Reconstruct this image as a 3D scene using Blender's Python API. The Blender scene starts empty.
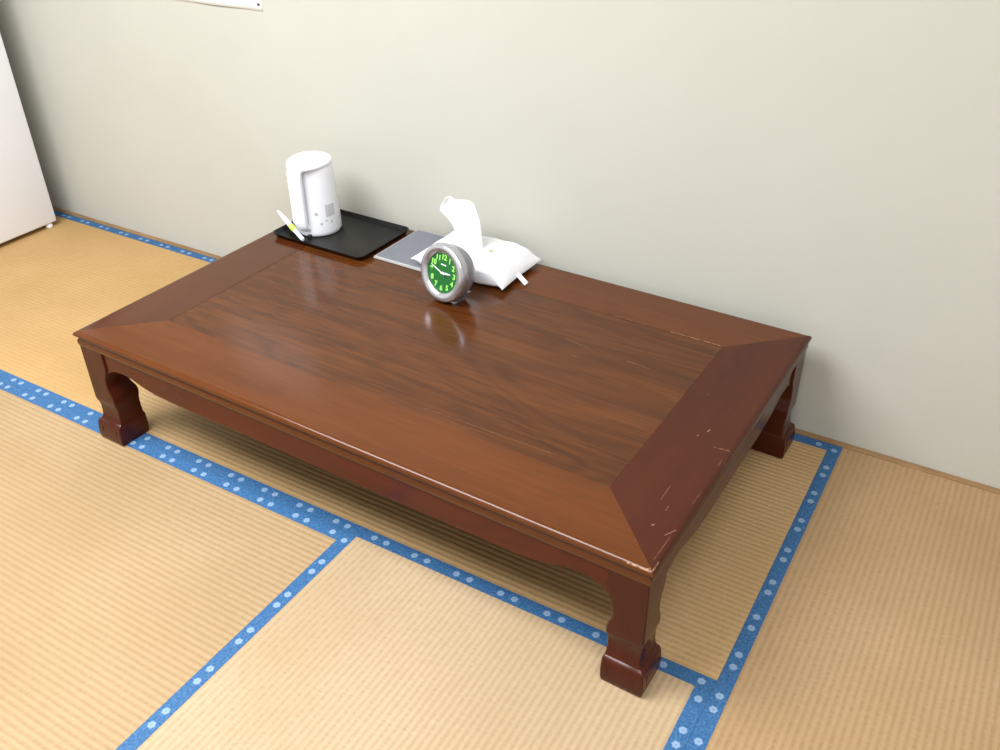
import bpy, bmesh, math, random
from mathutils import Vector, Matrix
random.seed(7)
sc = bpy.context.scene
COL = sc.collection
PI = math.pi

# ------------------------------------------------------------------ helpers
def link_mesh(name, bm, mat, parent=None, smooth=None, loc=None, rot=None):
    me = bpy.data.meshes.new(name)
    bmesh.ops.recalc_face_normals(bm, faces=bm.faces[:])
    bm.to_mesh(me); bm.free()
    if mat is not None:
        for m in (mat if isinstance(mat, (list, tuple)) else [mat]):
            me.materials.append(m)
    if smooth is not None:
        for p in me.polygons: p.use_smooth = True
        me.set_sharp_from_angle(angle=math.radians(smooth))
    o = bpy.data.objects.new(name, me)
    COL.objects.link(o)
    if parent is not None: o.parent = parent
    if loc is not None: o.location = loc
    if rot is not None: o.rotation_euler = rot
    return o

def thing(name, label, cat, loc=(0, 0, 0), rot=(0, 0, 0), group=None):
    o = bpy.data.objects.new(name, None); COL.objects.link(o)
    o.empty_display_size = .05
    o.location = loc; o.rotation_euler = rot
    o['label'] = label; o['category'] = cat
    if group: o['group'] = group
    return o

def add_box(bm, lo, hi, bevel=0, seg=2, M=None):
    b = bmesh.new()
    vs = [b.verts.new((x, y, z)) for x in (lo[0], hi[0]) for y in (lo[1], hi[1]) for z in (lo[2], hi[2])]
    for f in ((0, 1, 3, 2), (4, 6, 7, 5), (0, 4, 5, 1), (2, 3, 7, 6), (0, 2, 6, 4), (1, 5, 7, 3)):
        b.faces.new([vs[i] for i in f])
    bmesh.ops.recalc_face_normals(b, faces=b.faces[:])
    if bevel:
        bmesh.ops.bevel(b, geom=b.edges[:], offset=bevel, segments=seg, profile=.5, affect='EDGES')
    join(bm, b, M)

def join(bm, b, M=None):
    if M is not None: bmesh.ops.transform(b, matrix=M, verts=b.verts[:])
    me = bpy.data.meshes.new('tmp'); b.to_mesh(me); b.free()
    bm.from_mesh(me); bpy.data.meshes.remove(me)

def add_loft(bm, rings, cap0=True, cap1=True, closed=True, M=None):
    b = bmesh.new()
    R = [[b.verts.new(p) for p in r] for r in rings]
    n = len(R[0])
    for a, c in zip(R, R[1:]):
        for i in range(n if closed else n - 1):
            j = (i + 1) % n
            b.faces.new((a[i], a[j], c[j], c[i]))
    if cap0: b.faces.new(R[0][::-1])
    if cap1: b.faces.new(R[-1])
    join(bm, b, M)

def add_lathe(bm, prof, n=48, M=None, cap0=True, cap1=True):
    """prof: (r, z) pairs around the Z axis"""
    rings = [[(r * math.cos(2 * PI * k / n), r * math.sin(2 * PI * k / n), z) for k in range(n)] for r, z in prof]
    add_loft(bm, rings, cap0, cap1, True, M)

def add_tube(bm, pts, rad, n=12, M=None, flat=1.0):
    """swept tube through pts; rad scalar or list"""
    pts = [Vector(p) for p in pts]
    rings = []
    prev = None
    for i, p in enumerate(pts):
        t = (pts[min(i + 1, len(pts) - 1)] - pts[max(i - 1, 0)]).normalized()
        a = prev if prev is not None else (Vector((0, 0, 1)) if abs(t.z) < .9 else Vector((1, 0, 0)))
        u = (a - t * a.dot(t)).normalized(); prev = u
        v = t.cross(u)
        r = rad[i] if isinstance(rad, (list, tuple)) else rad
        rings.append([tuple(p + u * (r * flat * math.cos(2 * PI * k / n)) + v * (r * math.sin(2 * PI * k / n))) for k in range(n)])
    add_loft(bm, rings, True, True, True, M)

# ------------------------------------------------------------------ materials
class NT:
    def __init__(s, name):
        s.m = bpy.data.materials.new(name); s.m.use_nodes = True
        s.t = s.m.node_tree; s.n = s.t.nodes; s.l = s.t.links
        s.p = s.n['Principled BSDF']; s.out = s.n['Material Output']
        s._c = None
    def node(s, typ, **kw):
        nd = s.n.new(typ)
        for k, v in kw.items(): setattr(nd, k, v)
        return nd
    def put(s, sock, v):
        if hasattr(v, 'is_linked') or isinstance(v, bpy.types.NodeSocket): s.l.new(v, sock)
        else: sock.default_value = v
    def obj(s):
        if s._c is None: s._c = s.node('ShaderNodeTexCoord').outputs['Object']
        return s._c
    def math(s, op, a, b=None, c=None, clamp=False):
        nd = s.node('ShaderNodeMath', operation=op); nd.use_clamp = clamp
        s.put(nd.inputs[0], a)
        if b is not None: s.put(nd.inputs[1], b)
        if c is not None: s.put(nd.inputs[2], c)
        return nd.outputs[0]
    def vm(s, op, a, b=None, out=0):
        nd = s.node('ShaderNodeVectorMath', operation=op)
        s.put(nd.inputs[0], a)
        if b is not None:
            if op == 'SCALE': s.put(nd.inputs['Scale'], b)
            else: s.put(nd.inputs[1], b)
        return nd.outputs[out]
    def xyz(s, v):
        nd = s.node('ShaderNodeSeparateXYZ'); s.l.new(v, nd.inputs[0]); return nd.outputs
    def mapped(s, scale, rot=(0, 0, 0), loc=(0, 0, 0)):
        nd = s.node('ShaderNodeMapping'); s.l.new(s.obj(), nd.inputs[0])
        nd.inputs['Scale'].default_value = scale; nd.inputs['Rotation'].default_value = rot; nd.inputs['Location'].default_value = loc
        return nd.outputs[0]
    def noise(s, vec, scale=1, detail=3, rough=.5, dist=0):
        nd = s.node('ShaderNodeTexNoise'); s.put(nd.inputs['Vector'], vec)
        nd.inputs['Scale'].default_value = scale; nd.inputs['Detail'].default_value = detail
        nd.inputs['Roughness'].default_value = rough; nd.inputs['Distortion'].default_value = dist
        return nd.outputs['Fac']
    def ramp(s, f, stops):
        nd = s.node('ShaderNodeValToRGB'); s.put(nd.inputs[0], f)
        e = nd.color_ramp.elements
        while len(e) < len(stops): e.new(.5)
        for el, (pos, c) in zip(e, stops):
            el.position = pos; el.color = (*c, 1) if len(c) == 3 else c
        return nd.outputs[0]
    def mix(s, f, a, b, mode='MIX'):
        nd = s.node('ShaderNodeMix', data_type='RGBA', blend_type=mode)
        s.put(nd.inputs[0], f)
        for i, v in ((6, a), (7, b)):
            if isinstance(v, (tuple, list)): v = (*v[:3], 1)
            s.put(nd.inputs[i], v)
        return nd.outputs[2]
    def mapr(s, v, a, b, c=0, d=1, smooth=False):
        nd = s.node('ShaderNodeMapRange'); nd.clamp = True
        if smooth: nd.interpolation_type = 'SMOOTHSTEP'
        s.put(nd.inputs[0], v)
        for i, x in zip((1, 2, 3, 4), (a, b, c, d)): nd.inputs[i].default_value = x
        return nd.outputs[0]
    def bump(s, h, strength=.3, dist=.001, nrm=None):
        nd = s.node('ShaderNodeBump'); nd.inputs['Strength'].default_value = strength
        nd.inputs['Distance'].default_value = dist; s.put(nd.inputs['Height'], h)
        if nrm is not None: s.l.new(nrm, nd.inputs['Normal'])
        s.l.new(nd.outputs[0], s.p.inputs['Normal']); return nd.outputs[0]
    def set(s, color=None, rough=None, metal=None, spec=None, coat=None, coat_rough=None):
        P = s.p.inputs
        if color is not None: s.put(P['Base Color'], (*color, 1) if isinstance(color, (tuple, list)) else color)
        if rough is not None: s.put(P['Roughness'], rough)
        if metal is not None: P['Metallic'].default_value = metal
        if spec is not None: P['Specular IOR Level'].default_value = spec
        if coat is not None: P['Coat Weight'].default_value = coat
        if coat_rough is not None: P['Coat Roughness'].default_value = coat_rough
        return s.m

def plain(name, color, rough=.5, metal=0, spec=.5, var=.04, scale=40):
    t = NT(name)
    f = t.noise(t.obj(), scale, 3)
    c2 = tuple(max(0, c * (1 - var)) for c in color); c1 = tuple(min(1, c * (1 + var)) for c in color)
    return t.set(t.ramp(f, [(.3, c2), (.7, c1)]), rough, metal, spec)

def m_wall():
    t = NT('wall_plaster')
    a = t.noise(t.obj(), 3, 4); b = t.noise(t.obj(), 420, 3, .6)
    w = t.noise(t.mapped((260, 260, 40)), 1, 2)
    base = t.ramp(a, [(.3, (.492, .487, .432)), (.7, (.508, .503, .448))])
    c = t.mix(t.mapr(b, .35, .65, 0, .07), base, (.43, .42, .355))
    t.bump(t.math('ADD', b, w), .12, .001)
    return t.set(c, .92, spec=.15)

def m_tatami(name, base, seed, k=1.0):
    t = NT(name)
    v = t.mapped((1, 1, 1), loc=(seed * 3.1, 0, 0))
    x, y, z = t.xyz(t.obj())
    wob = t.math('MULTIPLY', t.math('SUBTRACT', t.noise(t.mapped((18, 60, 1), loc=(seed, 0, 0)), 1, 2), .5), .0035)
    ph = t.math('FRACT', t.math('DIVIDE', t.math('ADD', y, wob), .0145))
    tri = t.math('ABSOLUTE', t.math('SUBTRACT', ph, .5))           # 0 at crest, .5 in the groove
    groove = t.mapr(tri, .05, .5, 0, 1, True)
    rush = t.noise(t.mapped((520, 26, 1), loc=(seed, seed, 0)), 1, 2, .6)   # single rush stems run across
    knot = t.noise(t.mapped((150, 70, 1), loc=(seed, 3, 0)), 1, 2)
    blot = t.noise(t.mapped((2.2, 2.6, 1), loc=(seed * 7, 1, 0)), 1, 4)
    lo = tuple(c * f for c, f in zip(base, (.90, .88, .83)))
    hi = tuple(min(1, c * f) for c, f in zip(base, (1.06, 1.06, 1.10)))
    c = t.ramp(blot, [(.32, lo), (.68, hi)])
    c = t.mix(t.mapr(rush, .38, .66, 0, .34 * k), c, tuple(b * f for b, f in zip(base, (.76, .71, .62))))
    c = t.mix(t.math('MULTIPLY', groove, t.mapr(knot, .3, .7, .14 * k, .62 * k)), c, tuple(b * f for b, f in zip(base, (.66, .58, .47))))
    fleck = t.mapr(t.noise(t.mapped((60, 110, 1), loc=(seed, 9, 0)), 1, 1), .72, .80, 0, .45)
    c = t.mix(fleck, c, tuple(min(1, b * 1.25) for b in base))
    h = t.math('ADD', t.math('MULTIPLY', groove, -1.0), t.math('MULTIPLY', rush, .35))
    t.bump(h, .55 * k, .0016)
    return t.set(c, .62, spec=.30)

HERI = .0325; MW = .88
def m_heri(w):
    t = NT('blue_border_cloth')
    x, y, z = t.xyz(t.obj())
    yy = t.math('SUBTRACT', t.math('ABSOLUTE', y), w / 2 - HERI / 2)
    fx = t.math('MULTIPLY', t.math('FRACT', t.math('DIVIDE', t.math('ADD', x, 20.016), .112)), .112)
    masks = []
    for cx in (.039, .073):
        dx = t.math('SUBTRACT', fx, cx)
        ang = t.math('ARCTAN2', yy, dx)
        pet = t.math('MULTIPLY', t.math('COSINE', t.math('MULTIPLY', ang, 6)), .0006)
        d = t.math('ADD', t.math('SQRT', t.math('ADD', t.math('POWER', dx, 2), t.math('POWER', yy, 2))), pet)
        masks.append(t.math('MULTIPLY', t.mapr(d, .0060, .0090, 1, 0, True), t.mapr(d, .0012, .0024, .55, 1)))
    mk = t.math('MAXIMUM', masks[0], masks[1])
    n1 = t.noise(t.obj(), 190, 3); n2 = t.noise(t.mapped((900, 900, 1)), 1, 2)
    base = t.ramp(n1, [(.30, (.019, .078, .195)), (.5, (.030, .110, .255)), (.72, (.066, .172, .33))])
    c = t.mix(t.math('MULTIPLY', mk, .62), base, (.33, .45, .62))
    t.bump(n2, .25, .0005)
    return t.set(c, .62, spec=.3)

SCR_GLINT = [((-.043, .382), (-.009, .387), .0011, 1), ((-.295, .7585), (-.172, .7585), .0017, 1), ((-.067, .181), (-.067, .228), .0009, .6),
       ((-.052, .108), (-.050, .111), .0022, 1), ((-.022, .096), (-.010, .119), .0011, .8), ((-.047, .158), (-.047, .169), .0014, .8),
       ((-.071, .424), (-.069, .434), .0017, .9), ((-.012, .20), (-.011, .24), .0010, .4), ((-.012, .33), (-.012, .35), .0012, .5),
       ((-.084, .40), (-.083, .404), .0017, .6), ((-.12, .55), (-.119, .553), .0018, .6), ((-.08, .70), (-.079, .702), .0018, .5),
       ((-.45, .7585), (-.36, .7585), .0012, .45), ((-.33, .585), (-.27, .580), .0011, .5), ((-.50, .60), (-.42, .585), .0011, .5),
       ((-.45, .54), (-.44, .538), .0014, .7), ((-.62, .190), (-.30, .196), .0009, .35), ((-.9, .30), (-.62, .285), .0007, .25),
       ((-.013, .030), (-.012, .10), .0010, .4), ((-.007, .0040), (-.050, .0036), .0017, 1.5), ((-.0045, .007), (-.0045, .030), .0016, 1.3), ((-.010, .009), (-.013, .006), .0020, 1.5)]  # last three strokes: corner highlight painted in, together with some scuff wear

def m_wood(name, dark, mid, light, axis='x', figure=.5, scratch_glint=False, rough=.17, fine=1.0, spec=.36, streak=0):
    t = NT(name)
    s = (1.0, 9, 9) if axis == 'x' else ((9, 1.0, 9) if axis == 'y' else (9, 9, 1))
    v = t.mapped(s)
    big = t.noise(t.mapped(tuple(k * (.9 if k == 1.0 else .42) for k in s)), 1.5, 2, .45, .6)
    rings = t.math('FRACT', t.math('MULTIPLY', big, 9.0))
    rings = t.math('ABSOLUTE', t.math('SUBTRACT', rings, .5))
    rings = t.mapr(rings, 0, .5, 0, 1, True)
    s2 = tuple((9 if k == 1.0 else 420 / 9 * k) for k in s)
    pores = t.noise(t.mapped(s2), 1, 3, .65)
    blot = t.noise(v, 1.4, 4, .5, .4)
    f = t.math('ADD', t.math('MULTIPLY', rings, figure * .55), t.math('MULTIPLY', blot, 1.0 - figure * .55))
    c = t.ramp(f, [(.25, dark), (.52, mid), (.80, light)])
    c = t.mix(t.mapr(pores, .50, .72, 0, .45 * fine), c, tuple(k * .42 for k in dark))
    if streak:
        s3 = tuple((5 if k == 1.0 else 95) for k in s)
        st = t.noise(t.mapped(s3), 1, 4, .62, .3)
        c = t.mix(t.mapr(st, .50, .68, 0, streak), c, tuple(k * 1.45 for k in light))
        c = t.mix(t.mapr(st, .44, .28, 0, streak), c, tuple(k * .55 for k in dark))
    h = t.math('MULTIPLY', pores, 1.0)
    rr = t.math('ADD', rough, t.math('MULTIPLY', t.noise(t.obj(), 14, 4), .07))
    if scratch_glint:
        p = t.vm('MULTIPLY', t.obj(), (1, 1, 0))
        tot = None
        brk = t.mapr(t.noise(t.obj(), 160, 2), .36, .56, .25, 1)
        for a, b, w, k in SCR_GLINT:
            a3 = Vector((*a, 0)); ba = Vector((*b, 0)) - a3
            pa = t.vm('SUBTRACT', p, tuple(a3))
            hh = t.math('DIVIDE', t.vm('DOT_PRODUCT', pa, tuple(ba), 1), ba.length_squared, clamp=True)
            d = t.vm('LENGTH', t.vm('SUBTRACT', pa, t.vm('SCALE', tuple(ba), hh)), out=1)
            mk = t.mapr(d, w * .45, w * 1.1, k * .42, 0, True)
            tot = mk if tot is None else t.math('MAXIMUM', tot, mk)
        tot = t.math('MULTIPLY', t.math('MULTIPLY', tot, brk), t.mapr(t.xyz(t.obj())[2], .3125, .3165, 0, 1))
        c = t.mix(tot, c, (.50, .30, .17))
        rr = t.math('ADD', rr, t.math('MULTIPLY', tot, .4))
    t.bump(h, .035, .0006)
    return t.set(c, rr, spec=spec)

def m_glass():
    t = NT('clock_lens_glass')
    tr = t.node('ShaderNodeBsdfTransparent'); tr.inputs[0].default_value = (.97, .98, .97, 1)
    gl = t.node('ShaderNodeBsdfGlossy'); gl.inputs['Roughness'].default_value = .03
    mx = t.node('ShaderNodeMixShader'); mx.inputs[0].default_value = .03
    t.l.new(tr.outputs[0], mx.inputs[1]); t.l.new(gl.outputs[0], mx.inputs[2]); t.l.new(mx.outputs[0], t.out.inputs[0])
    return t.m

M_WALL = m_wall()
M_SIDEWALL = plain('side_wall_plaster', (.62, .62, .60), .9, spec=.15, scale=8)
M_CEIL = plain('ceiling_board', (.82, .82, .81), .9, spec=.2, scale=5)
M_FLOOR = plain('subfloor_board', (.40, .28, .14), .8, scale=9)
M_HERI = m_heri(MW); M_HERIW = m_heri(MW + .008)
M_TRIM = m_wood('trim_wood', (.22, .125, .055), (.30, .175, .080), (.38, .24, .12), 'x', .3, rough=.5)
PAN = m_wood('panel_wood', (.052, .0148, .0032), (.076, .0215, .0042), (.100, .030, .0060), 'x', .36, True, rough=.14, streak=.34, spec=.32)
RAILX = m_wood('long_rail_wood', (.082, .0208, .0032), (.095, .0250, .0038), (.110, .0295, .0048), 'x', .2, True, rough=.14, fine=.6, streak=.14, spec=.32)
RAILL = m_wood('left_rail_wood_sheen', (.056, .0136, .0033), (.066, .0165, .0038), (.077, .0205, .0048), 'y', .2, True, rough=.14, fine=.5, streak=.15)  # paler than the right rail: grain sheen put into the colour
RAILY = m_wood('end_rail_wood_sheen', (.047, .0088, .0028), (.055, .0105, .0032), (.064, .0128, .0038), 'y', .2, True, rough=.14, fine=.4, streak=.10, spec=.29)  # darker than the long rails: grain-direction reflection put into the colour
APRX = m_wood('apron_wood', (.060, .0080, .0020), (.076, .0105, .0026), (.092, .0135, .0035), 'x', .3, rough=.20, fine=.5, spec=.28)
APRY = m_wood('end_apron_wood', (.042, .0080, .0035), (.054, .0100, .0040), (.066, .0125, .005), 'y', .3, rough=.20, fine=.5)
LEGW = m_wood('leg_wood', (.042, .0064, .0024), (.054, .0084, .0029), (.068, .0110, .0038), 'z', .3, rough=.20, fine=.5, spec=.28)
M_WHITE = plain('white_plastic', (.86, .875, .93), .28, var=.01)
M_FRIDGE = plain('white_enamel', (.81, .815, .86), .38, var=.008, scale=6)
M_BLACK = plain('black_lacquer', (.005, .005, .0045), .30, spec=.2, var=.2, scale=12)
M_DARK = plain('black_rubber', (.015, .015, .016), .6)
M_GREY = plain('grey_print', (.48, .48, .54), .5)
M_LIME = plain('lime_band', (.50, .72, .12), .5)
M_COVER = plain('grey_cover_cloth', (.155, .163, .19), .55, var=.05, scale=60)
M_PAGES = plain('page_edges', (.40, .40, .40), .7)
M_FILM = plain('white_film', (.83, .84, .88), .38, var=.01)
M_TISSUE = plain('white_tissue', (.90, .90, .90), .95, spec=.1, var=.01)
M_OLIVE = plain('olive_print', (.42, .42, .27), .5)
M_CHROME = plain('silver_plating', (.56, .57, .62), .26, .85, var=.03)
M_CASE = plain('silver_grey_plastic', (.26, .25, .29), .35, .35, var=.05)
M_DIAL = plain('green_dial', (.001, .125, .018), .5, var=.06)
M_NUM = plain('pale_green_paint', (.36, .82, .16), .5)
M_HAND = plain('white_paint', (.85, .88, .84), .4)
M_PAPER = plain('white_paper', (.90, .90, .89), .85, spec=.2, var=.008)
M_PIN = plain('dark_pin', (.07, .07, .08), .35)
M_GLASS = m_glass()

# ------------------------------------------------------------------ setting
def struct(name, lo, hi, mat, bevel=0):
    bm = bmesh.new(); add_box(bm, lo, hi, bevel)
    o = link_mesh(name, bm, mat); o['kind'] = 'structure'; return o
X0, X1, Y0, ZC = -3.62, 1.80, -3.62, 2.40
MT = .055                                        # mat thickness
struct('floor', (X0 - .1, Y0 - .1, -MT - .08), (X1 + .1, .1, -MT), M_FLOOR)
struct('wall_back', (X0 - .1, 0, -MT), (X1 + .1, .1, ZC + .1), M_WALL)
struct('wall_left', (X0 - .1, Y0, -MT), (X0, 0, ZC + .1), M_SIDEWALL)
struct('wall_right', (X1, Y0, -MT), (X1 + .1, 0, ZC + .1), M_SIDEWALL)
struct('wall_front', (X0 - .1, Y0 - .1, -MT), (X1 + .1, Y0, ZC + .1), M_SIDEWALL)
struct('ceiling', (X0, Y0, ZC), (X1, 0, ZC + .1), M_CEIL)
TY = .0185
struct('trim_1', (X0, -TY, -MT), (X1, 0, .004), M_TRIM, .0015)

# ------------------------------------------------------------------ tatami mats
def mat_thing(label, cx, cy, length, along_y, base, seed, W=MW):  # base: tone per mat, with rush sheen and grazing light painted in
    rz = PI / 2 if along_y else 0
    t = thing('tatami_mat', label, 'tatami mat', (cx, cy, 0), (0, 0, rz), 'tatami mats on the floor')
    L = length; g = .00015
    bm = bmesh.new(); add_box(bm, (-L / 2 + g, -W / 2 + HERI - .0003, -MT), (L / 2 - g, W / 2 - HERI + .0003, 0), 0)
    link_mesh('rush_cover', bm, m_tatami('woven_rush', base, seed, .45 if seed == 2 else 1.0), t)
    for s in (-1, 1):
        bm = bmesh.new()
        ys = sorted((s * (W / 2 - g), s * (W / 2 - HERI)))
        add_box(bm, (-L / 2 + g, ys[0], -MT + .002), (L / 2 - g, ys[1], .0004), .0002, 1)
        link_mesh('cloth_border', bm, M_HERI if W == MW else M_HERIW, t)
    return t
ML = 1.76
Y1 = -.9077 + .002                               # front edge of the mat under the table
YB = -TY
dW = (YB - Y1)
BASE = (.72, .475, .200)
mat_thing('tatami mat lying under the brown low table along the wall', -ML / 2, YB - MW / 2 - .0040, ML, False, (.50, .335, .165), 1, MW + .0079)
mat_thing('tatami mat along the wall beside the white refrigerator, left of the table', -ML * 1.5, YB - MW / 2 - .0040, ML, False, (.465, .293, .122), 2, MW + .0079)
Yj = YB - MW - .008
mat_thing('tatami mat in front of the table\'s left leg, ridges running parallel to the wall', -MW - ML / 2, Yj - MW / 2, ML, False, (.388, .270, .146), 3)
mat_thing('palest tatami mat, between two blue borders in front of the table\'s right half', -MW / 2, Yj - ML / 2, ML, True, (.458, .340, .212), 4)
mat_thing('tatami mat to the right of the table, ridges running toward the wall', MW / 2, YB - ML / 2, ML, True, (.392, .260, .138), 5)

# ------------------------------------------------------------------ low table
L, D, H = 1.5525, .9187, .3228
YAW = -.0258
TLOC = (-.1188 + .0052, -.9759 - .0055)
cY, sY = math.cos(YAW), math.sin(YAW)
TW0 = (-.1188, -.9759)
def tw(u, v, z=0):                               # table frame (origin at the front right corner) -> world
    return Vector((TW0[0] + cY * u - sY * v, TW0[1] + sY * u + cY * v, z))
table = thing('low_table', 'dark reddish brown lacquered wooden low table standing against the wall', 'table', (TLOC[0], TLOC[1], .0006), (0, 0, YAW))
PROF = [(.163, .2885), (.013, .2885), (.013, .2835), (.0075, .2815), (.0055, .2835), (.0042, .288), (.0040, .2935), (.0050, .2985), (.0078, .3028), (.0105, .3048),
        (.0108, .3066), (.0066, .3074), (.0026, .3088), (.0006, .3112), (.0000, .3140), (.0008, .3172), (.0030, .3200), (.0062, .3218), (.0100, .3227), (.0130, H), (.163, H)]
RW = .163
def rail(side):
    bm = bmesh.new()
    if side == 'front':  f = lambda d, z, e: (-d if e else -L + d, d, z)
    if side == 'back':   f = lambda d, z, e: (-d if e else -L + d, D - d, z)
    if side == 'right':  f = lambda d, z, e: (-d, d if e else D - d, z)
    if side == 'left':   f = lambda d, z, e: (-L + d, d if e else D - d, z)
    add_loft(bm, [[f(d, z, e) for d, z in PROF] for e in (0, 1)])
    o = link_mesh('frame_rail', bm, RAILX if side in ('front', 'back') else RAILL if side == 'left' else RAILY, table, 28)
    return o
for s in ('front', 'back', 'right', 'left'): rail(s)
bm = bmesh.new(); add_box(bm, (-L + RW + .0004, RW + .0004, .2885), (-RW - .0004, D - RW - .0004, H - .0003), .0005, 1)
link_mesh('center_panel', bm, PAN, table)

# aprons with a shallow arch beside each leg
ARCH = [(.07, .219), (.086, .220), (.094, .2245), (.104, .2310), (.120, .2360), (.145, .2380), (.165, .2372), (.184, .2335), (.203, .2278), (.225, .2220), (.26, .2172), (.31, .2150)]
def apron(side):
    W = L if side in ('front', 'back') else D
    ds = [(d, z) for d, z in ARCH] + [(W / 2, .2140)] + [(W - d, z) for d, z in reversed(ARCH)]
    i0, i1 = .0105, .030
    bm = bmesh.new()
    rings = []
    for d, z in ds:
        pts = [(i0, .2885), (i0, z + .0025), (i0 + .0025, z), (i1, z), (i1, .2885)]
        if side == 'front': rings.append([(-d, i, zz) for i, zz in pts])
        if side == 'back':  rings.append([(-d, D - i, zz) for i, zz in pts])
        if side == 'right': rings.append([(-i, d, zz) for i, zz in pts])
        if side == 'left':  rings.append([(-L + i, d, zz) for i, zz in pts])
    add_loft(bm, rings)
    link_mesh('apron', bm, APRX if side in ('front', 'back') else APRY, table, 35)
for s in ('front', 'right', 'back', 'left'): apron(s)

LEGP = [(.2865, .0055, .087), (.238, .0055, .087), (.228, .0055, .0855), (.217, .0055, .080), (.204, .0055, .0745), (.190, .0055, .0715), (.176, .0055, .0712),
        (.165, .0055, .0730), (.154, .0055, .0775), (.144, .0055, .0812), (.135, .0055, .0825), (.126, .0056, .0822), (.119, .0070, .0812), (.112, .0092, .0800),
        (.102, .0104, .0795), (.085, .0102, .0795), (.074, .0092, .0798), (.0675, .0075, .0802), (.0630, .0055, .0808), (.0595, .0000, .0822), (.0570, -.0018, .0826),
        (.045, -.0042, .0832), (.028, -.0056, .0835), (.012, -.0056, .0830), (.003, -.0046, .0820), (0, -.0034, .0808)]
def leg(cx, cy, sx, sy):
    """sx, sy: direction from the outer corner toward the table's inside"""
    bm = bmesh.new(); rings = []
    for z, o, n in LEGP:
        c = .0022
        q = [(o + c, o), (n - c, o), (n, o + c), (n, n - c), (n - c, n), (o + c, n), (o, n - c), (o, o + c)]
        rings.append([(cx + sx * a, cy + sy * b, z) for a, b in q])
    add_loft(bm, rings)
    # carved rectangle on the two outer faces of the foot: four slim raised lines, one small bar inside
    def bar(a0, a1, z0, z1, face, t=.0014):
        def dep(z): return -.0054 if z < .0425 else -.0044
        o = min(dep(z0), dep(z1))
        if face == 'y': p = (cx + sx * a0, cy + sy * (o - t)), (cx + sx * a1, cy + sy * (o + .004))
        else:           p = (cx + sx * (o - t), cy + sy * a0), (cx + sx * (o + .004), cy + sy * a1)
        lo = (min(p[0][0], p[1][0]), min(p[0][1], p[1][1]), z0); hi = (max(p[0][0], p[1][0]), max(p[0][1], p[1][1]), z1)
        add_box(bm, lo, hi, .0006, 1)
    for face in 'yx':
        bar(.014, .069, .0430, .0443, face, .0005); bar(.014, .069, .0130, .0145, face, .0006)
        bar(.014, .0155, .0130, .0443, face, .0006); bar(.0675, .069, .0130, .0443, face, .0006)
        bar(.031, .052, .0270, .0305, face, .0004)
    link_mesh('leg', bm, LEGW, table, 32)
leg(0, 0, -1, 1); leg(-L, 0, 1, 1); leg(0, D, -1, -1); leg(-L, D, 1, -1)

# ------------------------------------------------------------------ tray
def rrect(hx, hy, r, z, n=6):
    pts = []
    for sx, sy, a0 in ((1, 1, 0), (-1, 1, 90), (-1, -1, 180), (1, -1, 270)):
        for k in range(n + 1):
            a = math.radians(a0 + 90 * k / n)
            pts.append((sx * (hx - r) + r * math.cos(a), sy * (hy - r) + r * math.sin(a), z))
    return pts
TZ = H + .0002
tc = tw(-1.3455, .771, TZ)
bm = bmesh.new()
add_loft(bm, [rrect(.160, .109, .018, 0), rrect(.1625, .1115, .019, .002), rrect(.169, .118, .021, .0135), rrect(.1705, .1195, .022, .0155),
              rrect(.1690, .1180, .021, .0162), rrect(.1665, .1155, .020, .0145), rrect(.1610, .1100, .018, .0052), rrect(.1580, .1070, .017, .0034)])
tray = link_mesh('serving_tray', bm, M_BLACK, None, 40, tc, (0, 0, YAW))
tray['label'] = 'black lacquered rectangular tray under the white electric kettle'; tray['category'] = 'tray'
TRZ = TZ + .0036

# ------------------------------------------------------------------ kettle
KC = Vector((-1.531, -.168, TRZ))
ket = thing('electric_kettle', 'white electric kettle with a tall handle standing on the black tray', 'kettle', KC, (0, 0, 0))
bm = bmesh.new()
add_lathe(bm, [(.060, 0), (.0655, .001), (.0675, .004), (.0680, .012), (.0676, .030), (.0665, .065), (.0645, .110), (.0622, .155), (.0604, .188), (.0594, .200), (.0580, .203)], 64)
link_mesh('body', bm, M_WHITE, ket, 40)
bm = bmesh.new()
hd = Vector((.05, -1.0, 0)).normalized(); ha = math.atan2(hd.y, hd.x)
def lidring(sc_, z):
    pts = []
    for k in range(56):
        a = 2 * PI * k / 56
        r = .0612
        x, y = r * math.cos(a), r * math.sin(a)
        if x > 0:                                 # the lid reaches out over the handle
            w = (x / r) ** 1.5; x = x + w * .022
        pts.append((x * sc_, y * sc_, z))
    return pts
add_loft(bm, [lidring(.985, .2035), lidring(1.0, .205), lidring(1.0, .211), lidring(.975, .2150), lidring(.90, .2180), lidring(.6, .2200), lidring(.2, .2208)], M=Matrix.Rotation(ha, 4, 'Z'))
lid = link_mesh('lid', bm, M_WHITE, ket, 40)
# handle: swept rounded strap from the lid's overhang down to the base
bm = bmesh.new()
path = [(.060, .2020), (.072, .2020), (.0770, .198), (.0785, .188), (.0785, .165), (.0785, .135), (.0785, .105), (.0785, .080), (.0780, .058), (.0760, .042), (.072, .032), (.064, .026)]
rings = []
for i, (r, z) in enumerate(path):
    a = path[max(i - 1, 0)]; b = path[min(i + 1, len(path) - 1)]
    tx, tz = b[0] - a[0], b[1] - a[1]; l = math.hypot(tx, tz); tx, tz = tx / l, tz / l
    nx, nz = tz, -tx
    w, th = .0235, .0095
    ring = []
    for k in range(20):
        an = 2 * PI * k / 20
        ca, sa = math.cos(an), math.sin(an)
        p = abs(ca) ** .6 * (1 if ca > 0 else -1) * w; q = abs(sa) ** .6 * (1 if sa > 0 else -1) * th
        ring.append((r + nx * q, p, z + nz * q))
    rings.append(ring)
add_loft(bm, rings, M=Matrix.Rotation(ha, 4, 'Z'))
link_mesh('handle', bm, M_WHITE, ket, 45)
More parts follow.
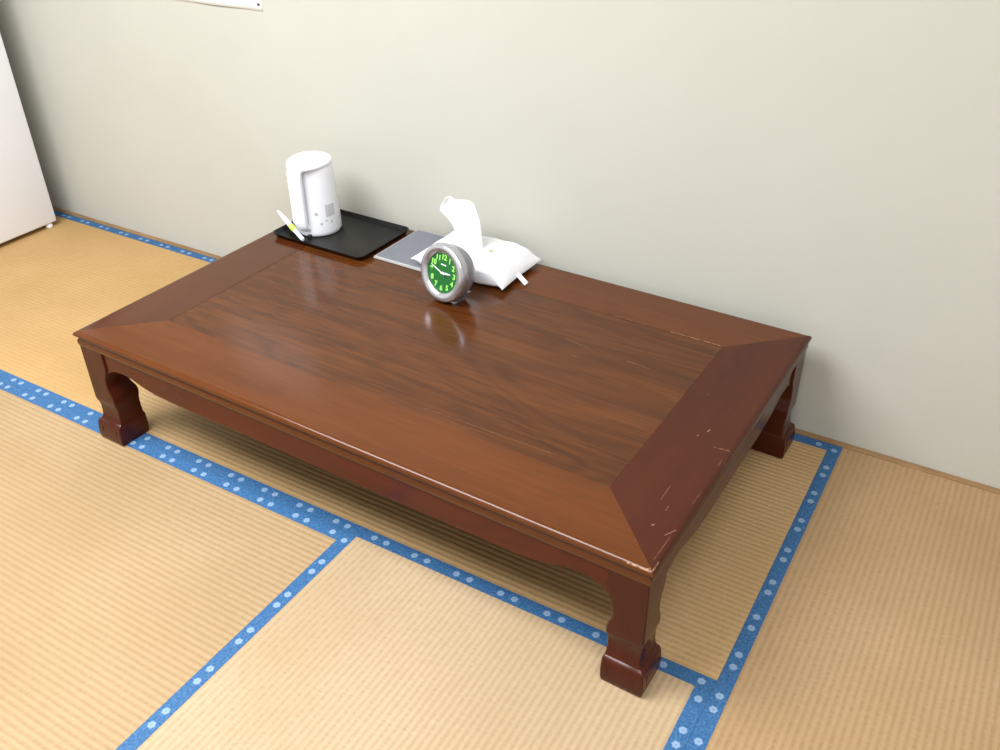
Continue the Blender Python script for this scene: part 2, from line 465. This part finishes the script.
def on_body(ang, z0, z1, half, mat, name, parent=ket, off=.0006, shape='rect', label=None):
    """thin patch following the body, centred on azimuth ang"""
    def rad(z):
        pr = [(.0680, .012), (.0676, .030), (.0665, .065), (.0645, .110), (.0622, .155), (.0604, .188)]
        for (r0, a), (r1, b) in zip(pr, pr[1:]):
            if a <= z <= b: return r0 + (r1 - r0) * (z - a) / (b - a)
        return .0545
    bm = bmesh.new(); N = 12
    outer = []
    zc, hz = (z0 + z1) / 2, (z1 - z0) / 2
    if shape == 'rect':
        for dr in (-.001, off):
            outer.append([((rad(z) + dr) * math.cos(ang + s * half), (rad(z) + dr) * math.sin(ang + s * half), z)
                          for s, z in [(-1 + 2 * k / N, z0) for k in range(N + 1)] + [(1 - 2 * k / N, z1) for k in range(N + 1)]])
    else:
        for dr in (-.001, off):
            outer.append([((rad(zc) + dr) * math.cos(ang + half * math.cos(a)), (rad(zc) + dr) * math.sin(ang + half * math.cos(a)), zc + hz * math.sin(a))
                          for a in [2 * PI * k / 20 for k in range(20)]])
    b = bmesh.new()
    R = [[b.verts.new(p) for p in r] for r in outer]
    n = len(R[0])
    for i in range(n):
        j = (i + 1) % n; b.faces.new((R[0][i], R[0][j], R[1][j], R[1][i]))
    if shape == 'rect':
        m = n // 2
        for r in R:
            for k in range(m - 1): b.faces.new((r[k], r[k + 1], r[n - 2 - k], r[n - 1 - k]))
    else:
        b.faces.new(R[1]); b.faces.new(R[0][::-1])
    join(bm, b)
    o = link_mesh(name, bm, mat, parent)
    if label: o['label'] = label
    return o
A0 = math.radians(-33)
M_LABEL = plain('pale_grey_print', (.58, .58, .62), .4)
on_body(A0 + .36, .058, .094, .24, M_LABEL, 'print_panel', label='pale grey printed panel')
on_body(A0 - .30, .066, .075, .075, M_GREY, 'print_mark', shape='disc')
on_body(A0 - .12, .036, .043, .060, M_GREY, 'print_mark', shape='disc')
on_body(A0 + .36, .036, .046, .050, M_LABEL, 'print_mark', shape='disc')
on_body(A0 + .12, .044, .050, .07, M_LABEL, 'print_mark', shape='disc')
# small grey dash printed on the handle, cord inlet and its dark contacts
Mh = Matrix.Rotation(ha, 4, 'Z')
bm = bmesh.new(); add_box(bm, (.0868, -.012, .1315), (.0884, .006, .1345), .0004, 1, Mh); link_mesh('print_mark', bm, M_GREY, ket)
bm = bmesh.new()
Mi = Matrix.Translation((-.055, -.0318, .030)) @ Matrix.Rotation(math.radians(-146), 4, 'Z')
add_box(bm, (-.010, -.013, -.013), (.0105, .013, .013), .004, 3, Mi)
inl = link_mesh('cord_inlet', bm, M_WHITE, ket, 40)
bm = bmesh.new()
add_lathe(bm, [(.0001, .0), (.0035, .0), (.0035, .0022), (.0001, .0022)], 14, Mi @ Matrix.Translation((.0095, -.004, .005)) @ Matrix.Rotation(PI / 2, 4, 'Y'))
add_lathe(bm, [(.0001, .0), (.0028, .0), (.0028, .0022), (.0001, .0022)], 14, Mi @ Matrix.Translation((.0095, .005, .000)) @ Matrix.Rotation(PI / 2, 4, 'Y'))
link_mesh('contact', bm, M_DARK, inl)
bm = bmesh.new(); add_box(bm, (-.006, -.004, -.0), (.006, .006, .009), .002, 2, Matrix.Translation((.022, -.0675, .000)) @ Matrix.Rotation(.3, 4, 'Z'))
link_mesh('base_catch', bm, M_DARK, ket)

# cord end lying over the rim of the tray
P1 = Vector((-1.5065, -.2680, TRZ + .0068)); P2 = Vector((-1.6755, -.1835, H + .0325))
pl = thing('cord_plug', 'white cord end with a lime green band resting on the tray\'s rim', 'plug', P1, (0, 0, 0))
dv = P2 - P1
bm = bmesh.new()
add_tube(bm, [dv * k for k in (0, .02, .12, .27, .33)], [.0045, .0062, .0064, .0064, .0058], 14)
link_mesh('plug_body', bm, M_WHITE, pl, 50)
bm = bmesh.new(); add_tube(bm, [dv * k for k in (.30, .32, .46, .49)], [.0065, .0080, .0086, .0070], 14)
link_mesh('color_band', bm, M_LIME, pl, 50)['label'] = 'lime green band'
bm = bmesh.new(); add_tube(bm, [dv * k for k in (.46, .52, .75, .93, 1.0)], [.0070, .0078, .0066, .0048, .0030], 14)
link_mesh('strain_relief', bm, M_WHITE, pl, 50)

# ------------------------------------------------------------------ notebook
nc = tw(-1.077, .803, H + .0003)
nb = thing('notebook', 'thin grey notebook lying between the black tray and the tissue pack', 'notebook', nc, (0, 0, YAW))
bm = bmesh.new(); add_box(bm, (-.0905, -.1015, .0012), (.0905, .1015, .0052), .0008, 1)
link_mesh('pages', bm, M_PAGES, nb)
bm = bmesh.new(); add_box(bm, (-.0865, -.0965, .0046), (.0915, .103, .0064), .0006, 1)
link_mesh('front_cover', bm, M_COVER, nb)
bm = bmesh.new(); add_box(bm, (-.0920, -.1030, 0), (.0920, .103, .0014), .0005, 1)
link_mesh('back_cover', bm, M_PAGES, nb)

# ------------------------------------------------------------------ tissue pack
TP = Vector((-.985, -.151, H + .0004))
tp = thing('tissue_pack', 'white soft pack of tissues with one tissue pulled up, behind the alarm clock', 'tissue pack', TP, (0, 0, -.02))
bm = bmesh.new()
HL, HW, HH = .143, .098, .0270
b = bmesh.new(); NS, NC = 44, 40
rings = []
def wr(x, y, z): return .0016 * math.sin(41 * x + 23 * y + 3 * math.sin(60 * y)) + .0012 * math.sin(88 * x - 57 * y + 40 * z)
for i in range(NS + 1):
    s = -1 + 2 * i / NS
    a = abs(s)
    e = max(0, (a - .80) / .20)
    hh = HH * (1 - min(1, max(0, (a - .62) / .38)) ** 2.6) + .0010
    hw = HW * (1 - .05 * math.sin(PI * min(1, max(0, (a - .5) / .5)))) + .006 * e ** 2
    zc = HH + .0015 + ((.004 if s < 0 else -.013) * e)
    ring = []
    for k in range(NC):
        t_ = 2 * PI * k / NC
        ct, st = math.cos(t_), math.sin(t_)
        ex = .42 * (1 - e) + .9 * e
        y = abs(ct) ** ex * (1 if ct > 0 else -1) * hw
        z = abs(st) ** ex * (1 if st > 0 else -1) * hh
        x = s * HL
        # a shallow waist between the seam and the filled middle
        w = wr(x, y, z) * (1 - .55 * e)
        ring.append((x + (.004 * (abs(y) / hw) ** 2 * (1 if s > 0 else -1)) * e, y * (1 + .4 * w), max(.0004, zc + z * (1 + w * 14) + (.5 * w if z > 0 else 0))))
    rings.append(ring)
add_loft(bm, rings)
link_mesh('pack', bm, M_FILM, tp, 60)
# the pulled-up sheet
bm = bmesh.new(); b = bmesh.new(); NX, NZ = 22, 22
zs = [.035, .060, .098, .122, .146, .168, .190]
xl = [-.070, -.072, -.074, -.090, -.113, -.104, -.088]
xr = [.022, .019, .014, .010, .006, .002, -.004]
def interp(v, a):
    f = v * (len(a) - 1); i = min(int(f), len(a) - 2); f -= i
    return a[i] * (1 - f) + a[i + 1] * f
def sheet(yb, ph):
    G = []
    for j in range(NZ + 1):
        v = j / NZ; z = interp(v, zs); row = []
        for i in range(NX + 1):
            u = i / NX
            x = interp(v, xl) * (1 - u) + interp(v, xr) * u
            y = yb * (1 - .6 * v) + .008 * math.sin(u * 7 + ph) * (1 - .6 * v) - .022 * max(0, v - .35) ** 1.5 * (1 - u) + .004 * math.sin(17 * u + 6 * v + ph)
            zz = z + .003 * math.sin(11 * u + ph) * v - .016 * (u - .45) ** 2 * v
            row.append(b.verts.new((x, y + .004, zz)))
        G.append(row)
    for j in range(NZ):
        for i in range(NX): b.faces.new((G[j][i], G[j][i + 1], G[j + 1][i + 1], G[j + 1][i]))
sheet(-.003, 0.2)
join(bm, b)
o = link_mesh('pulled_tissue', bm, M_TISSUE, tp, 180)
md = o.modifiers.new('thick', 'SOLIDIFY'); md.thickness = .0012
# seal tab sticking out at the right end
bm = bmesh.new()
add_loft(bm, [[(.122 + .052 * k / 6 , -.010 - .016 * k / 6 + w, .0265 - .022 * (k / 6) ** 1.2 + dz) for w, dz in ((-.009, 0), (.009, 0), (.009, .0016), (-.009, .0016))] for k in range(7)])
link_mesh('seal_tab', bm, M_FILM, tp, 30)
def dotmark(x, y, r, mat):
    bm = bmesh.new()
    add_lathe(bm, [(.0002, 0), (r, 0), (r, .0050), (.0002, .0050)], 20, Matrix.Translation((x, y, .0535)) @ Matrix.Diagonal((1, .8, 1, 1)))
    link_mesh('printed_mark', bm, mat, tp)['label'] = 'small olive printed mark'
dotmark(.045, .004, .0085, M_OLIVE)
dotmark(-.078, .030, .0060, M_LABEL)

# ------------------------------------------------------------------ alarm clock
R_ = .0765
CT = math.radians(12)
ck = thing('alarm_clock', 'round silver alarm clock with a green dial in front of the tissue pack', 'clock', (-.952, -.338, H + .0003), (0, 0, math.radians(-12)))
# clock frame: face toward -Y, centre at the axis; local Z lathe axis turned to point along -Y
Mface = Matrix.Translation((0, -.020, R_ + .0035)) @ Matrix.Rotation(-CT, 4, 'X')
ML_ = Mface @ Matrix.Rotation(PI / 2, 4, 'X')   # lathe z -> -Y (toward the viewer)
bm = bmesh.new()
add_lathe(bm, [(.0005, -.066), (.045, -.066), (.056, -.061), (.064, -.050), (.0700, -.034), (.0728, -.018), (.0735, -.006), (.0700, -.004), (.0005, -.004)], 72, ML_)
# flat-bottomed foot blended under the case
for z0, ring in ((0, 0),):
    add_loft(bm, [[(-.034, -.014, .0), (.034, -.014, .0), (.034, .024, .0), (-.034, .024, .0)],
                  [(-.035, -.016, .006), (.035, -.016, .006), (.035, .026, .006), (-.035, .026, .006)],
                  [(-.048, -.008, .022), (.048, -.008, .022), (.046, .034, .022), (-.046, .034, .022)]])
link_mesh('case', bm, M_CASE, ck, 35)
bm = bmesh.new()
bz = [(.0520, -.005), (.0520, .0025), (.0560, .0060), (.0610, .0085), (.0670, .0090), (.0720, .0068), (.0752, .0020), (.0765, -.004), (.0760, -.012), (.0738, -.017), (.0720, -.017), (.0720, -.005), (.0520, -.005)]
add_lathe(bm, bz, 80, ML_, False, False)
link_mesh('bezel', bm, M_CHROME, ck, 40)
bm = bmesh.new(); add_lathe(bm, [(.0005, -.004), (.0550, -.004), (.0550, -.0018), (.0005, -.0018)], 64, ML_)
dial = link_mesh('dial', bm, M_DIAL, ck, 40)
def text_mesh(s, size):
    cu = bpy.data.curves.new('numeral', 'FONT'); cu.body = s; cu.size = size; cu.align_x = 'CENTER'; cu.align_y = 'CENTER'; cu.extrude = .0004; cu.offset = .0006
    ob = bpy.data.objects.new('numeral', cu); COL.objects.link(ob)
    bpy.context.view_layer.update()
    me = bpy.data.meshes.new_from_object(ob.evaluated_get(bpy.context.evaluated_depsgraph_get()))
    bpy.data.objects.remove(ob); bpy.data.curves.remove(cu)
    return me
for h in range(1, 13):
    a = PI / 2 - h * PI / 6
    me = text_mesh(str(h), .0190)
    me.transform(ML_ @ Matrix.Translation((.0405 * math.cos(a), .0405 * math.sin(a), -.0011)))
    me.materials.clear(); me.materials.append(M_NUM)
    o = bpy.data.objects.new('numeral', me); COL.objects.link(o); o.parent = dial
def hand(name, ang, length, w, z, mat):
    bm = bmesh.new()
    Mh_ = ML_ @ Matrix.Translation((0, 0, z)) @ Matrix.Rotation(ang, 4, 'Z')
    add_loft(bm, [[(-.008, -w * .7, 0), (length * .55, -w, 0), (length, -w * .25, 0), (length, w * .25, 0), (length * .55, w, 0), (-.008, w * .7, 0)],
                  [(-.008, -w * .7, .0008), (length * .55, -w, .0008), (length, -w * .25, .0008), (length, w * .25, .0008), (length * .55, w, .0008), (-.008, w * .7, .0008)]], M=Mh_)
    link_mesh(name, bm, mat, ck)
MIN = 48
hand('hour_hand', PI / 2 - (2 + MIN / 60) * PI / 6, .029, .0023, .0000, M_HAND)
hand('minute_hand', PI / 2 - MIN * PI / 30, .043, .0016, .0012, M_HAND)
hand('alarm_hand', PI / 2 - 4.2 * PI / 6, .022, .0007, -.0008, M_DARK)
bm = bmesh.new(); add_lathe(bm, [(.0003, -.001), (.0030, -.001), (.0030, .0024), (.0003, .0026)], 20, ML_); link_mesh('hand_cap', bm, M_HAND, ck)
bm = bmesh.new(); add_box(bm, (-.009, .0195, -.0018), (.009, .0225, -.0012), 0, 1, ML_); link_mesh('dial_mark', bm, M_HAND, dial)
bm = bmesh.new(); add_lathe(bm, [(.0545, .0032), (.040, .0044), (.020, .0051), (.0005, .0054)], 48, ML_, False, False)
link_mesh('lens', bm, M_GLASS, ck, 60)
for sx in (-.030, .030):
    bm = bmesh.new(); add_box(bm, (sx - .008, -.0195, 0), (sx + .008, -.008, .008), .0025, 2)
    link_mesh('front_foot', bm, M_CHROME, ck, 40)

# ------------------------------------------------------------------ refrigerator
FX, FY = -2.954, -.106
fr = thing('refrigerator', 'white refrigerator standing by the wall at the left edge of the photo', 'refrigerator', (FX, FY, 0))
bm = bmesh.new(); add_box(bm, (-.48, -.46, .018), (0, 0, 1.32), .006, 3)
link_mesh('body', bm, M_FRIDGE, fr, 40)
for z0, z1 in ((.045, .86), (.87, 1.315)):
    bm = bmesh.new(); add_box(bm, (-.478, -.515, z0), (-.002, -.466, z1), .008, 3)
    dr = link_mesh('door', bm, M_FRIDGE, fr, 40)
    bm = bmesh.new(); add_box(bm, (-.455, -.530, z1 - .20), (-.435, -.512, z1 - .04), .005, 2)
    link_mesh('handle', bm, M_FRIDGE, dr, 40)
for fx in (-.44, -.016):
    for fy in (-.43, -.030):
        bm = bmesh.new(); add_lathe(bm, [(.012, .0005), (.014, .002), (.014, .010), (.010, .012), (.010, .021)], 20, Matrix.Translation((fx, fy, 0)))
        link_mesh('foot', bm, M_WHITE, fr, 40)

# ------------------------------------------------------------------ notice on the wall
np_ = thing('paper_notice', 'white paper sheet pinned to the wall above the kettle at the top edge', 'paper', (-1.798, 0, .885))
bm = bmesh.new(); b = bmesh.new(); G = []
NX, NZ = 24, 16
for j in range(NZ + 1):
    row = []
    for i in range(NX + 1):
        u, v = i / NX, j / NZ
        lift = .0012 + .004 * math.exp(-((u - .45) / .22) ** 2) * (1 - v) ** 3
        row.append(b.verts.new((-.42 * u, -lift, .297 * v + .0008 * math.sin(5 * u) * (1 - v))))
    G.append(row)
for j in range(NZ):
    for i in range(NX): b.faces.new((G[j][i], G[j][i + 1], G[j + 1][i + 1], G[j + 1][i]))
join(bm, b)
o = link_mesh('sheet', bm, M_PAPER, np_, 60)
md = o.modifiers.new('thick', 'SOLIDIFY'); md.thickness = .0006
for px, pz in ((-.012, .019), (-.408, .019), (-.012, .28), (-.408, .28)):
    bm = bmesh.new(); add_lathe(bm, [(.0004, .0), (.0042, .0), (.0046, .003), (.003, .0055), (.0004, .0065)], 18, Matrix.Translation((px, -.0010, pz)) @ Matrix.Rotation(PI / 2, 4, 'X'))
    link_mesh('pin', bm, M_PIN, np_, 40)

# ------------------------------------------------------------------ lights
def area(name, loc, size, power, color, rot=(0, 0, 0), sy=None):
    l = bpy.data.lights.new(name, 'AREA'); l.energy = power; l.color = color
    l.shape = 'RECTANGLE'; l.size = size; l.size_y = sy or size
    o = bpy.data.objects.new(name, l); COL.objects.link(o); o.location = loc; o.rotation_euler = rot
    return o
area('ceiling_area_light', (-1.65, -1.75, ZC - .06), 1.9, 62, (.93, .97, 1), sy=1.2)
area('ceiling_area_light', (.45, -1.75, ZC - .06), 1.0, 18, (.95, .97, 1), sy=1.0)  # weaker unseen light, added to even out the wall brightness
w = bpy.data.worlds.new('room_air'); w.use_nodes = True
w.node_tree.nodes['Background'].inputs[0].default_value = (.9, .93, 1, 1); w.node_tree.nodes['Background'].inputs[1].default_value = .2
sc.world = w

# ------------------------------------------------------------------ camera
cam = bpy.data.cameras.new('camera'); co = bpy.data.objects.new('camera', cam); COL.objects.link(co)
cam.sensor_fit = 'HORIZONTAL'; cam.sensor_width = 36; cam.lens = 913.37 * 36 / 1000
cam.clip_start = .02
co.location = (.2402, -2.058, 1.4569); co.rotation_euler = (.9886, .0114, .5371)
sc.camera = co
vs = sc.view_settings
vs.view_transform = 'Standard'; vs.look = 'None'; vs.gamma = 1; vs.exposure = 1.09; vs.use_curve_mapping = False
